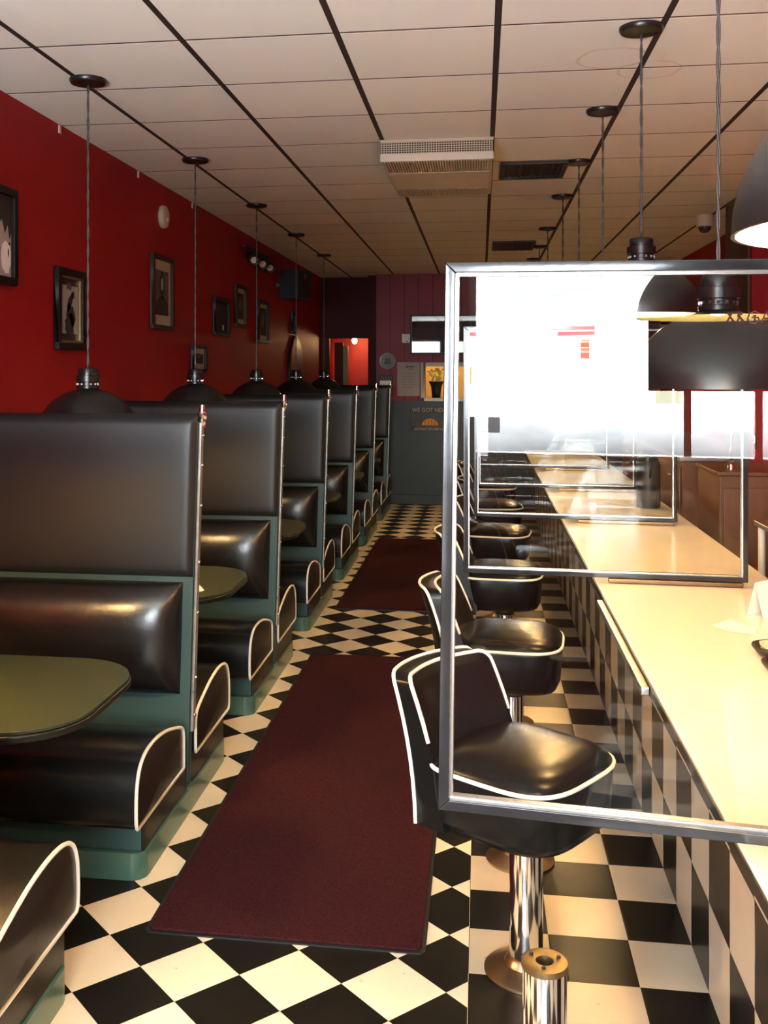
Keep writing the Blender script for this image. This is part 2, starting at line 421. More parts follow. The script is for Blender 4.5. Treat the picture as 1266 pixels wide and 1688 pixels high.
# ------------------------------------------------------------------ booths
XE = -1.045           # aisle end of the partition
SLX = -1.075          # aisle end of the seats
def seat_profile():
    pts = [(.080, .19), (.079, .26), (.082, .315), (.105, .345), (.20, .376), (.31, .402), (.42, .413), (.51, .405), (.565, .378), (.592, .330), (.600, .27), (.598, .21), (.588, .19)]
    return [(p[0], p[1]) for p in spline([(a, b, 0) for a, b in pts], 4)]
def lean(o):
    for v in o.data.vertices:
        t = (v.co.x-XL)/(XE-XL); v.co.x += .030*(v.co.z-1.0)*max(0, t)
def make_booth():
    root = thing('booth', '', 'booth')
    p = MB().box(XL+.002, XE-.006, -.026, .026, .10, 1.455).build('partition', M['teal'], root, bevel=.004)
    lean(p)
    for sg in (-1, 1):
        a = pillow((XL+XE)/2-.003, 1.176, XE-XL-.008, .597, sg*.026, .012, sg, edge=.020, p=7, nx=30, nz=20).build('upper_pad', M['vinyl_pad'], root, smooth=True); lean(a)
        b = pillow((XL+XE)/2-.016, .650, XE-XL-.058, .415, sg*.026, .098, sg, edge=.014).build('back_cushion', M['vinyl'], root, smooth=True); lean(b)
    # rolled top of the padding
    c = MB().tube([(XL+.004, 0, 1.449), (XE-.012, 0, 1.449)], .033, 14).build('top_roll', M['vinyl_pad'], root, smooth=True); lean(c)
    st = MB().box(XE-.005, XE+.007, -.016, .016, .30, 1.45).build('edge_strip', M['worn_chrome'], root, bevel=.003); lean(st)
    cap = MB(); cap.lathe([(0, 1.515), (.012, 1.515), (.013, 1.49), (.018, 1.485), (.018, 1.462), (.014, 1.455), (.014, 1.43), (0, 1.43)], XE+.003, 0, 12)
    cp = cap.build('strip_cap', M['chrome'], st, smooth=False, auto=40); lean(cp)
    for z in (.36, .50, .74, .93, 1.14, 1.29, 1.40):
        bo = MB().lathe([(0, .007), (.004, .006), (.007, .002), (.007, 0)], 0, 0, 8).build('screw', M['chrome'], st, smooth=True)
        R = Matrix.Translation((XE+.007, 0, z)) @ Matrix.Rotation(PI/2, 4, 'Y')
        bo.data.transform(R); lean(bo)
    prof = seat_profile()
    for sg in (-1, 1):
        ol = [(sg*a, b) for a, b in prof]
        # seat: swept along X, with a domed end
        m = MB(); n = len(ol); xs = [XL+.002, SLX-.03, SLX-.004, SLX]
        cy = sum(p[0] for p in ol)/n; cz = .29
        rings = [(x, ol) for x in xs[:3]]
        vs = [(x, a, b) for x, o_ in rings for a, b in o_]
        fs = [(k*n+i, k*n+(i+1) % n, (k+1)*n+(i+1) % n, (k+1)*n+i) for k in range(2) for i in range(n)]
        fs.append(tuple(range(n)))
        m.add(vs, fs)
        s = m.build('seat', M['vinyl'], root, auto=50)
        e = MB(); vs = [(SLX-.004, a, b) for a, b in ol]+[(SLX+.012, cy+(a-cy)*.7, cz+(b-cz)*.7) for a, b in ol]+[(SLX+.016, cy, cz)]
        fs = [(i, (i+1) % n, n+(i+1) % n, n+i) for i in range(n)]+[(n+i, n+(i+1) % n, 2*n) for i in range(n)]
        e.add(vs, fs).build('end_panel', M['vinyl_end'], s, smooth=True)
        MB().tube([(SLX-.001, a, b) for a, b in ol], .0062, 8, closed=True).build('piping', M['piping'], s, smooth=True)
        # base box, black vinyl side, toe kick
        MB().box(XL+.002, SLX-.012, min(sg*.027, sg*.52), max(sg*.027, sg*.52), .0885, .192).build('seat_base', M['teal'], root, bevel=.003)
        MB().box(SLX-.011, SLX-.004, min(sg*.027, sg*.518), max(sg*.027, sg*.518), .0885, .188).build('side_panel', M['vinyl_end'], root, bevel=.002)
        r = .05; ko = [(XL+.002, 0), (SLX+.0, 0)]
        ko = [(XL+.002, sg*.027), (SLX+.004, sg*.027), (SLX+.004, sg*(.54-r))]+[(SLX+.004-r+r*math.cos(t), sg*(.54-r+r*math.sin(t))) for t in (PI/8, PI/4, 3*PI/8)]+[(SLX+.004-r, sg*.54), (XL+.002, sg*.54)]
        MB().prism(ko, 'z', .001, .088).build('toe_kick', M['kick'], root, auto=35)
    MB().box(XL+.002, SLX+.004, -.0265, .0265, .001, .10).build('partition_foot', M['kick'], root)
    return root
booth = make_booth()
BY = [2.038]+[3.71+1.6*k for k in range(6)]
blab = ['black vinyl bench end cropped at the bottom left corner of the view',
        'nearest full black vinyl booth with tall padded divider and green base, at left',
        'second tall booth divider down the left row, behind the table with the white napkin',
        'third tall black booth divider down the left row with teal frame',
        'fourth black booth divider along the left row, beside the bare floor between mats',
        'fifth black booth divider along the left row, second from the back wall',
        'sixth and farthest black booth divider, closest to the back wall']
for k, y in enumerate(BY):
    o = booth if k == 0 else dup(booth, (0, y, 0))
    o.location = (0, y, 0); o['label'] = blab[k]; o['group'] = 'double-sided booths along the red wall'

def make_table():
    root = thing('booth_table', '', 'table')
    r = .22; x0, x1, hy = XL+.003, -1.065, .355
    def outline(dx, dr=0):
        pts = [(x0, -hy+dx)]; 
        for a in range(9):
            t = -PI/2+a*PI/16; pts.append((x1-dx-r+r*math.cos(t)+0*t, -hy+dx+r+r*math.sin(t)))
        for a in range(9):
            t = a*PI/16; pts.append((x1-dx-r+r*math.cos(t), hy-dx-r+r*math.sin(t)))
        pts.append((x0, hy-dx)); return pts
    MB().prism(outline(.004), 'z', .690, .7005).build('tabletop', M['table'], root, bevel=.002)
    MB().prism(outline(0), 'z', .668, .6895).build('table_edge', M['table_edge'], root, bevel=.005)
    MB().lathe([(0, .667), (.15, .667), (.15, .655), (.035, .64), (.032, .06), (.05, .045), (.17, .025), (.19, .012), (.19, .001), (0, .001)], -1.55, 0, 24).build('pedestal', M['darkmetal'], root, auto=35)
    return root
tab = make_table()
tlab = ['dark green rounded booth table nearest the camera at the left edge', 'green booth table holding a white napkin, behind the first divider', 'third green booth table showing only its rounded end past the second divider',
        'fourth booth table with a bright reflection on its rounded end', 'fifth booth table, a sliver past the fourth divider', 'sixth booth table at the far end of the left row']
for k in range(6):
    o = tab if k == 0 else dup(tab, (0, 0, 0))
    o.location = (0, 2.86+1.6*k, 0); o['label'] = tlab[k]; o['group'] = 'green tables between the booths'
m = MB(); m.add([(-1.33, 4.33, .7035), (-1.24, 4.17, .7035), (-1.20, 4.20, .706), (-1.17, 4.26, .7035), (-1.22, 4.36, .704), (-1.27, 4.27, .716)], [(0, 1, 5), (1, 2, 5), (2, 3, 5), (3, 4, 5), (4, 0, 5)])
m.add([(-1.33, 4.33, .7015), (-1.24, 4.17, .7015), (-1.20, 4.20, .7015), (-1.17, 4.26, .7015), (-1.22, 4.36, .7015)], [(0, 1, 2, 3, 4)])
tag(m.build('napkin', M['whitepaper']), 'crumpled white napkin on the end of the second green booth table', 'napkin')

# ------------------------------------------------------------------ pendant lamps
def make_lamp(drop, R=.205, Hh=.185, mark=False):
    """origin at the ceiling; drop = distance from the ceiling to the rim"""
    root = thing('pendant_lamp', '', 'lamp')
    z0 = -drop
    N = 12
    outer = [(R*math.cos(t*PI/2/N), z0+Hh*math.sin(t*PI/2/N)) for t in range(N) if R*math.cos(t*PI/2/N) > .045]+[(.044, z0+Hh-.001)]
    inner = [((R-.005)*math.cos(t*PI/2/N), z0+(Hh-.005)*math.sin(t*PI/2/N)) for t in range(N)]+[(.02, z0+Hh-.0055), (0, z0+Hh-.0055)]
    top = z0+Hh
    sh = MB().lathe([(R-.004, z0)]+outer+[(0, top-.0005)], 0, 0, 44).build('shade', M['lamp'], root, auto=60)
    MB().lathe([(R-.0045, z0+.001)]+inner, 0, 0, 40).build('shade_lining', M['lining'], sh, smooth=True)
    cap = MB().lathe([(0, top+.082), (.038, top+.082), (.040, top+.078), (.040, top+.055), (.049, top+.053), (.049, top+.028), (.043, top+.026), (.043, top+.012), (.046, top+.010), (.046, top), (0, top)], 0, 0, 28).build('socket_cap', M['lamp_cap'], root, auto=35)
    m = MB()
    for i in range(14):
        a = 2*PI*i/14; m.box(.0435*math.cos(a)-.003, .0435*math.cos(a)+.003, .0435*math.sin(a)-.003, .0435*math.sin(a)+.003, top+.014, top+.021)
    m.build('vent_ring', M['chrome'], cap)
    # twisted flex
    pts = []; L = drop-Hh-.08; n = int(L/.03)
    m = MB()
    for ph in (0, PI):
        m.tube([(.0028*math.cos(ph+i*1.25), .0028*math.sin(ph+i*1.25), -.02-(L-.02)*i/n) for i in range(n+1)], .0031, 6)
    m.build('cord', M['cord'], root, smooth=True)
    MB().lathe([(0, 0), (.075, 0), (.076, -.008), (.070, -.018), (.02, -.026), (0, -.026)], 0, 0, 26).build('canopy', M['lamp'], root, auto=40)
    MB().lathe([(0, z0+.055), (.018, z0+.058), (.028, z0+.075), (.027, z0+.095), (.016, z0+.125), (.015, z0+Hh-.012), (0, z0+Hh-.012)], 0, 0, 16).build('bulb', M['bulb'], root, smooth=True)
    return root
def bulb_light(x, y, z, power, col=(1, .66, .32)):
    l = bpy.data.lights.new('bulb_light', 'POINT'); l.energy = power; l.color = col; l.shadow_soft_size = .03
    o = bpy.data.objects.new('bulb_light', l); COL.objects.link(o); o.location = (x, y, z); return o
LP, RP = 20, 34
proto = make_lamp(CEIL-1.385)
llab = ['black dome pendant over the nearest booth table, just outside the left edge of view', 'black dome pendant with long cord just behind the first booth divider',
        'second black dome pendant along the left booths, below a small picture', 'third black dome pendant along the left booths', 'fourth black dome pendant in the left row, before the dark arched mirror', 'fifth black dome pendant in the left row, beside the corridor glow']
for k in range(6):
    o = proto if k == 0 else dup(proto, (0, 0, 0))
    y = 2.43+1.6*k; o.location = (-1.6, y, CEIL); o['label'] = llab[k]; o['group'] = 'pendants over the booths'
    bulb_light(-1.6, y, 1.385+.035, (LP*2.3, LP*1.4, LP*.35, LP*.3, LP*.28, LP*.25)[k])
rl = [(.458, 1.076, 1.78, 'black dome pendant at the right edge, lit cream inside, nearest the camera'),
      (.56, 2.55, 1.60, 'low black dome pendant hanging behind the near glass panel'),
      (.553, 3.69, 1.835, 'black pendant with socket cap just above the near glass frame, left of the low pendant'),
      (.553, 4.83, 1.80, 'fourth counter pendant back from the right edge, cord beside the stained ceiling'),
      (.553, 5.99, 1.87, 'fifth counter pendant, canopy beside the first dark vent'),
      (.553, 7.15, 1.80, 'sixth counter pendant, canopy just past the first dark vent'),
      (.553, 8.75, 1.80, 'seventh counter pendant, its canopy before the second dark vent'),
      (.553, 9.99, 1.80, 'eighth counter pendant, beside the second dark vent'),
      (.553, 11.1, 1.80, 'farthest counter pendant near the back wall')]
cache = {}
for i, (x, y, z, lab) in enumerate(rl):
    k = round(z, 3)
    if k in cache: o = dup(cache[k], (x, y, CEIL))
    else: o = cache[k] = make_lamp(CEIL-z)
    o.location = (x, y, CEIL); o['label'] = lab; o['group'] = 'pendants over the counter'
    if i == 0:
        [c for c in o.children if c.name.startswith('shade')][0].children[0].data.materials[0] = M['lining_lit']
    bulb_light(x, y, z+.035, RP*(.55, .60, .75, .75, .65, .6, .5, .5, .5)[i])

# ------------------------------------------------------------------ counter
CX0, CX1, CY0, CY1, CZ = .475, 1.21, .9, 11.6, .76
ct = thing('counter', 'long cream topped diner counter with black and white checker tiled front', 'counter', (.9, 6, 0))
def off(o): o.location = (-.9, -6, 0); return o
off(MB().box(CX0, CX1, CY0, CY1, CZ-.035, CZ).build('countertop', M['counter'], ct, bevel=.006))
off(MB().box(.595, 1.15, CY0+.03, CY1-.03, .001, CZ-.0355).build('tiled_front', M['cfront'], ct))
off(MB().box(CX0-.004, CX0-.0005, CY0, CY1, CZ-.032, CZ-.006).build('edge_band', M['darkmetal'], ct))
off(MB().box(CX0-.03, CX0-.0045, 2.98, 4.1, CZ-.034, CZ-.010).build('edge_bumper', M['steel'], ct, bevel=.004))

# ------------------------------------------------------------------ stools
def make_stool():
    root = thing('counter_stool', '', 'stool')
    m = MB(); a, b, cx = .203, .220, -.004; n = 48
    def ring(sc, z):
        out = []
        for i in range(n):
            t = 2*PI*i/n; c, s = math.cos(t), math.sin(t)
            e = 2/3.4 if c > 0 else 2/6
            out.append((cx+a*sc*math.copysign(abs(c)**e, c), b*sc*math.copysign(abs(s)**(2/3.6), s), z))
        return out
    lay = [(.55, .398), (.76, .400), (.90, .412), (.96, .44), (.99, .52), (1.0, .572), (.985, .582), (.93, .597), (.80, .610), (.6, .619), (.35, .624), (.1, .626)]
    vs = [p for sc, z in lay for p in ring(sc, z)]
    fs = [(j*n+i, j*n+(i+1) % n, (j+1)*n+(i+1) % n, (j+1)*n+i) for j in range(len(lay)-1) for i in range(n)]
    fs += [tuple(range(n))[::-1], tuple((len(lay)-1)*n+i for i in range(n))]
    s = m.add(vs, fs).build('seat', M['stool_vinyl'], root, auto=60)
    MB().tube(ring(1.003, .574), .0058, 8, closed=True).build('piping', M['piping'], s, smooth=True)
    # back: curved padded panel leaning backward
    zb, zt = .405, .793; r = .028
    def outline_w(z):
        w = .205-.012*(z-zb)/(zt-zb)
        if z > zt-r: w -= r-math.sqrt(max(0, r*r-(z-zt+r)**2))
        return w
    def cen(sn, z):
        t = (z-zb)/(zt-zb); return -.232-.03*t-.075*t*t+.055*sn*sn
    zs = [zb, .46, .52, .575, .63, .68, .73, zt-.035, zt-.020, zt-.010, zt-.003, zt]
    ns = 17; th0, th1 = .064, .039
    def P(i, z, front):
        sn = -1+2*i/(ns-1); w = outline_w(z); t = (z-zb)/(zt-zb); h = th0+(th1-th0)*t
        edge = (1-abs(sn)**6)*min(1, (zt-z)/.04+.15)
        x = cen(sn*w/.2, z)+(h*.75+h*.55*edge if front else -h*.75-h*.25*edge)
        return (x, sn*w, z)
    m = MB(); nz = len(zs)
    vs = [P(i, z, True) for z in zs for i in range(ns)]+[P(i, z, False) for z in zs for i in range(ns)]
    fs = []; K = nz*ns
    for j in range(nz-1):
        for i in range(ns-1):
            q = j*ns+i; fs.append((q, q+1, q+ns+1, q+ns)); fs.append((K+q, K+q+ns, K+q+ns+1, K+q+1))
        for i in (0, ns-1):
            q = j*ns+i; fs.append((q, q+ns, K+q+ns, K+q))
    for i in range(ns-1):
        fs.append((i, K+i, K+i+1, i+1)); q = (nz-1)*ns+i; fs.append((q, q+1, K+q+1, K+q))
    bk = m.add(vs, fs).build('backrest', M['stool_vinyl'], root, auto=50)
    def loop(front, z0):
        zz = [z for z in zs if z >= z0]
        L = [P(0, z, front) for z in zz]; T = [P(i, zt, front) for i in range(1, ns-1)]; Rr = [P(ns-1, z, front) for z in reversed(zz)]
        return L+T+Rr
    MB().tube(loop(True, .60), .0058, 8).build('piping', M['piping'], bk, smooth=True)
    MB().tube(loop(False, .40), .0058, 8).build('piping', M['piping'], bk, smooth=True)
    MB().lathe([(0, .3975), (.11, .3975), (.11, .39), (.06, .38), (.052, .355), (0, .355)], 0, 0, 24).build('seat_plate', M['darkmetal'], root, auto=35)
    MB().lathe([(.0455, .385), (.0455, .012)], 0, 0, 32).build('post', M['chrome'], root, smooth=True)
    MB().lathe([(.0455, .045), (.052, .040), (.060, .028), (.108, .010), (.114, .006), (.114, .001), (0, .001)], 0, 0, 36).build('flange', M['bronze'], root, auto=35)
    return root
st = make_stool()
slab = ['nearest black vinyl stool with white piping, swivelled toward the camera', 'second black stool with white piping, behind the nearest one', 'third stool from the camera, just beyond the second glass divider',
        'fourth black stool along the counter, seen through two glass panels', 'fifth black stool along the counter', 'sixth and farthest black counter stool']
srz = [-.60, -.10, -.06, -.12, .05, -.05]
for k, y in enumerate((2.85, 4.15, 5.52, 6.87, 8.22, 9.58)):
    o = st if k == 0 else dup(st, (0, 0, 0))
    o.location = (.122, y, 0); o.rotation_euler = (0, 0, srz[k]); o['label'] = slab[k]; o['group'] = 'black counter stools'
def make_stub():
    root = thing('stool_post', '', 'stool post')
    MB().lathe([(.0455, .408), (.0455, .012)], 0, 0, 32).build('post', M['chrome'], root, smooth=True)
    MB().lathe([(.0455, .045), (.052, .040), (.060, .028), (.108, .010), (.114, .006), (.114, .001), (0, .001)], 0, 0, 36).build('flange', M['bronze'], root, auto=35)
    rg = MB().lathe([(.0185, .395), (.0185, .4215), (.040, .4235), (.0475, .4215), (.0475, .409), (.044, .4075)], 0, 0, 32).build('top_ring', M['brass'], root, auto=35)
    MB().lathe([(0, .399), (.0184, .399)], 0, 0, 20).build('hole', M['black'], rg)
    for a in (.4, 2.5, 4.6):
        MB().lathe([(0, .4275), (.0035, .4275), (.0045, .4238), (.0045, .4230), (0, .4230)], .032*math.cos(a), .032*math.sin(a), 8).build('screw', M['darkmetal'], rg)
    return root
sb = make_stub()
for k, (y, lab) in enumerate(((2.16, 'bare chrome stool post missing its seat, at the bottom edge of the view'), (3.50, 'bare chrome stool post without seat, behind the nearest stool'),
                              (4.86, 'bare stool post between the second and third stools'), (6.2, 'bare stool post between the third and fourth stools'), (7.55, 'bare stool post between the fourth and fifth stools'))):
    o = sb if k == 0 else dup(sb, (0, 0, 0))
    o.location = (.13, y, 0); o['label'] = lab; o['group'] = 'stool posts without seats'; o.rotation_euler = (0, 0, k*.7)

# ------------------------------------------------------------------ glass dividers on the counter
def make_divider(width=1.15, height=1.052):
    root = thing('glass_divider', '', 'divider')
    t, dp = .020, .042
    def rail(name, pts_out, pts_in):
        m = MB(); vs = [(p[0], y, p[1]) for y in (-dp/2, dp/2) for p in (pts_out+pts_in[::-1])]
        m.add(vs, [(0, 1, 2, 3), (7, 6, 5, 4), (0, 4, 5, 1), (1, 5, 6, 2), (2, 6, 7, 3), (3, 7, 4, 0)])
        return m.build(name, M['framepaint'], root, bevel=.002)
    W, Hh = width, height
    rail('bottom_rail', [(0, 0), (W, 0)], [(t, t), (W-t, t)])
    rail('top_rail', [(0, Hh), (W, Hh)], [(t, Hh-t), (W-t, Hh-t)])
    rail('side_post', [(0, 0), (0, Hh)], [(t, t), (t, Hh-t)])
    rail('side_post', [(W, 0), (W, Hh)], [(W-t, t), (W-t, Hh-t)])
    m = MB(); q = .0055
    m.box(t, t+q, -.008, .008, t, Hh-t); m.box(W-t-q, W-t, -.008, .008, t, Hh-t); m.box(t+q, W-t-q, -.008, .008, t, t+q); m.box(t+q, W-t-q, -.008, .008, Hh-t-q, Hh-t)
    m.build('glazing_bead', M['framelip'], root)
    MB().quad((t+q, 0, t+q), (W-t-q, 0, t+q), (W-t-q, 0, Hh-t-q), (t+q, 0, Hh-t-q)).build('pane', M['glass'], root)
    MB().box(.60, W-.02, -.03, .03, -.0195, -.001).build('foot_bar', M['footbar'], root, bevel=.003)
    return root
dv = make_divider()
dlab = ['near clear panel in a silver black frame, overhanging the stools at right', 'second framed clear divider down the counter, seen through the near panel',
        'third framed clear divider along the counter', 'fourth framed clear divider along the counter', 'fifth and farthest framed clear divider on the counter']
FR = [(-.080, 2.0, -5.2, .75), (-.074, 4.43, -2.6, 0), (-.04, 6.15, -4, 0), (-.03, 7.75, -3, 0), (-.03, 9.35, -3, 0)]
for k, (x, y, yaw, roll) in enumerate(FR):
    o = dv if k == 0 else dup(dv, (0, 0, 0))
    o.rotation_mode = 'XYZ'
    R = Matrix.Rotation(math.radians(yaw), 4, 'Z') @ Matrix.Rotation(math.radians(roll), 4, 'Y')
    o.rotation_euler = R.to_euler('XYZ')
    o.location = (x, y, CZ+.021+(.016 if k == 0 else 0)); o['label'] = dlab[k]; o['group'] = 'glass dividers along the counter'

# marker writing on the near pane
def stroke(m, pts, r=.0015):
    m.tube([(p[0], -.0025, p[1]) for p in pts], r, 5)
m = MB(); h = .020
def gl(x, pts): stroke(m, [(x+p[0]*h, p[1]*h) for p in pts])
gl(0, [(0, 0), (.35, .55), (.5, 1)]); gl(0, [(.1, 1), (.4, .5), (.75, 0)])
gl(.019, [(0, 1), (.2, .6), (0, .1)]); gl(.019, [(.05, .6), (.5, .9)]); gl(.019, [(.2, .6), (.55, .1)])
gl(.037, [(.95, .85), (.6, 1.05), (.15, .85), (0, .4), (.2, 0), (.65, -.05), (.95, .25), (.9, .5), (.35, .5)]); gl(.037, [(.6, .75), (.6, .2)])
gl(.060, [(0, 0), (.45, 1.05), (.85, 0)]); gl(.060, [(.15, .4), (.75, .4)])
gl(.082, [(0, 1), (.5, 1.1), (1.1, 1), (1.05, .5), (.6, -.1), (.1, .4), (0, 1)]); gl(.082, [(.3, .75), (.8, .8), (.5, .2)]); gl(.082, [(.4, .5), (.75, .5)])
wr = m.build('marker_writing', M['redink'], dv)
wr.location = (.512, 0, .938)

# ------------------------------------------------------------------ things on the counter
t = thing('menu_card', 'white folded menu card standing on the counter at the right edge', 'menu', (.945, 3.86, CZ))
a = Vector((0, 0, 0)); b = Vector((.21, .20, 0)); nrm = Vector((.05, -.05, 0))
m = MB(); hh = .125
for s0 in (0, 1):
    o_ = nrm*(s0*.9)
    m.add([a+o_+Vector((0, 0, .0005)), b+o_+Vector((0, 0, .0005)), b+nrm*.45+Vector((0, 0, hh)), a+nrm*.45+Vector((0, 0, hh))], [(0, 1, 2, 3)])
m.build('card', M['whitepaper'], t)
m = MB().add([(.79, 3.70, CZ+.001), (.83, 3.62, CZ+.001), (.905, 3.585, CZ+.001), (.93, 3.66, CZ+.004), (.875, 3.80, CZ+.001)], [(0, 1, 2, 3, 4)])
tag(m.build('paper_sheet', M['whitepaper']), 'loose white sheet lying flat on the counter in front of the menu card', 'paper')
for (x, y, lab) in ((.90, 3.33, 'clear glass bowl holding a napkin, on the counter at the right edge'), (.88, 3.14, 'empty clear glass bowl on the counter, the nearer of the pair')):
    t = thing('glass_bowl', lab, 'bowl', (x, y, CZ), group='glass bowls on the counter')
    MB().lathe([(0, .004), (.045, .004), (.062, .03), (.068, .034), (.070, .030), (.050, .001), (0, .001)], 0, 0, 28).build('bowl', M['clearglass'], t, smooth=True)
tag(MB().add([(.87, 3.33, CZ+.020), (.90, 3.31, CZ+.030), (.935, 3.325, CZ+.022), (.93, 3.345, CZ+.020), (.895, 3.35, CZ+.026)], [(0, 1, 4), (1, 2, 3), (1, 3, 4)]).build('napkin', M['whitepaper']), 'small white folded napkin inside the glass bowl on the counter', 'napkin')
t = thing('coffee_airpot', 'tall black coffee airpot near the far edge of the counter', 'airpot', (1.07, 6.85, CZ))
MB().lathe([(0, .001), (.072, .001), (.075, .01), (.075, .28), (.068, .30), (0, .30)], 0, 0, 28).build('body', M['black'], t, auto=40)
MB().lathe([(0, .375), (.03, .375), (.035, .36), (.060, .345), (.066, .302), (0, .302)], 0, 0, 24).build('pump_lid', M['darkmetal'], t, auto=40)
MB().tube([(-.05, 0, .325), (-.085, 0, .322), (-.11, 0, .30), (-.112, 0, .28)], .009, 8).build('spout', M['black'], t, smooth=True)
MB().tube([(0, -.07, .31), (0, -.105, .33), (0, -.11, .26), (0, -.078, .20)], .008, 8).build('handle', M['black'], t, smooth=True)

# ------------------------------------------------------------------ behind the counter
t = thing('back_bar', 'brown wooden back bar cabinet along the right wall behind the counter', 'cabinet', (1.78, 9.3, 0))
def rel(o, loc): o.data.transform(Matrix.Translation(-Vector(loc))); return o
L = (1.78, 9.3, 0)
rel(MB().box(1.46, 2.10, 7.80, 10.9, .001, .98).build('carcass', M['brownwood'], t, bevel=.006), L)
rel(MB().box(1.44, 2.11, 7.78, 10.92, .981, 1.02).build('worktop', M['steel'], t, bevel=.004), L)
for i in range(4):
    y = 7.84+i*.765
    dd = rel(MB().box(1.442, 1.4595, y, y+.74, .10, .93).build('door', M['brownwood'], t, bevel=.005), L)
    rel(MB().box(1.428, 1.4415, y+.33, y+.42, .84, .855).build('handle', M['steel'], dd, bevel=.003), L)
t = thing('brown_cabinet', 'brown wooden cabinet in front of the red pier behind the counter', 'cabinet', (1.6, 6.7, 0)); L = (1.6, 6.7, 0)
rel(MB().box(1.40, 1.90, 6.35, 6.95, .001, 1.02).build('carcass', M['brownwood'], t, bevel=.006), L)
rel(MB().box(1.385, 1.915, 6.33, 6.97, 1.021, 1.045).build('cabinet_top', M['brownwood'], t, bevel=.005), L)
rel(MB().box(1.42, 1.88, 6.335, 6.3495, .1, .95).build('door', M['brownwood'], t, bevel=.005), L)
t = thing('steel_table', 'stainless work table with teal tray shelf behind the counter at right', 'table', (1.75, 4.9, 0)); L = (1.75, 4.9, 0)
rel(MB().box(1.38, 2.10, 4.2, 5.5, .855, .88).build('tabletop', M['steel'], t, bevel=.004), L)
rel(MB().box(1.42, 2.08, 4.23, 5.47, .55, .565).build('shelf', M['steel'], t), L)
for x in (1.41, 2.06):
    for y in (4.24, 5.46): rel(MB().lathe([(0, .8545), (.018, .8545), (.018, .001), (0, .001)], x, y, 12).build('leg', M['white'], t, auto=40), L)
t = thing('teal_tray', 'teal plastic tray on the shelf under the steel table', 'tray', (1.7, 4.8, .565))
m = MB(); m.box(-.25, .33, -.5, .5, .001, .008); m.box(-.26, -.25, -.5, .5, .001, .07); m.box(.33, .34, -.5, .5, .001, .07); m.box(-.25, .33, -.51, -.5, .001, .07); m.box(-.25, .33, .5, .51, .001, .07)
tag_ = m.build('tray_shell', M['tealtray'], t, bevel=.003)
t = thing('microwave_oven', 'white microwave oven standing on the steel table', 'microwave', (1.72, 4.95, .88))
MB().box(-.27, .30, -.24, .24, .012, .27).build('case', M['white'], t, bevel=.01)
MB().box(-.282, -.2705, -.23, .12, .02, .26).build('door', M['white'], t, bevel=.004)
MB().box(-.276, -.2705, .13, .23, .02, .26).build('control_panel', M['darkglass'], t)
for x in (-.22, .25):
    for y in (-.2, .2): MB().lathe([(0, .0115), (.015, .0115), (.015, 0), (0, 0)], x, y, 10).build('foot', M['black'], t)
t = thing('faucet', 'tall arched chrome faucet on the brown cabinet behind the counter', 'faucet', (1.50, 6.50, 1.045))
MB().tube([(0, 0, .02), (0, 0, .18)]+[(.07-.07*math.cos(a*PI/10), 0, .18+.07*math.sin(a*PI/10)) for a in range(1, 11)]+[(.14, 0, .12)], .011, 10).build('spout', M['chrome'], t, smooth=True)
MB().lathe([(0, .03), (.022, .03), (.026, .001), (0, .001)], 0, 0, 16).build('base', M['chrome'], t, auto=40)
MB().tube([(0, -.02, .04), (0, -.07, .055)], .006, 8).build('lever', M['chrome'], t, smooth=True)

# ------------------------------------------------------------------ ceiling things
t = thing('ceiling_air_unit', 'ivory metal ceiling air unit with slotted grilles hanging below the tiles', 'air unit', (-.228, 5.86, CEIL)); L = (-.228, 5.86, CEIL)
x0, x1, y0, y1, zb = -.515, .060, 5.30, 6.42, 2.725
rel(MB().box(x0, x1, y0+.012, y1, zb+.012, CEIL-.001).build('housing', M['dirtywhite'], t, bevel=.004), L)
g = rel(MB().box(x0+.004, x1-.004, y0+.006, y0+.0115, zb+.042, CEIL-.016).build('front_grille', M['black'], t), L)
m = MB(); n = 44
for i in range(n+1):
    x = x0+.004+(x1-x0-.008)*i/n; m.box(x-.0018, x+.0018, y0, y0+.006, zb+.042, CEIL-.016)
for j in range(6):
    z = zb+.042+(CEIL-.016-zb-.042)*j/5; m.box(x0+.004, x1-.004, y0+.0005, y0+.0055, z-.0016, z+.0016)
rel(m.build('grille_bars', M['dirtywhite'], g), L)
rel(MB().box(x0-.004, x1+.004, y0-.004, y0+.0115, zb, zb+.041).build('lower_lip', M['white'], t, bevel=.004), L)
rel(MB().box(x0-.004, x1+.004, y0-.004, y0+.0115, CEIL-.0155, CEIL-.001).build('upper_lip', M['dirtywhite'], t, bevel=.002), L)
rel(MB().box(x0+.012, x1-.012, y0+.34, y1-.30, zb+.002, zb+.0115).build('bottom_panel', M['dirtywhite'], t, bevel=.003), L)
for (a, b) in ((y0+.03, y0+.32), (y1-.28, y1-.01)):
    m = MB()
    for i in range(40):
        x = x0+.014+(x1-x0-.028)*i/40; m.box(x, x+.0075, a, b, zb+.001, zb+.0115)
    rel(m.build('ribbed_grille', M['dirtywhite'], t), L)
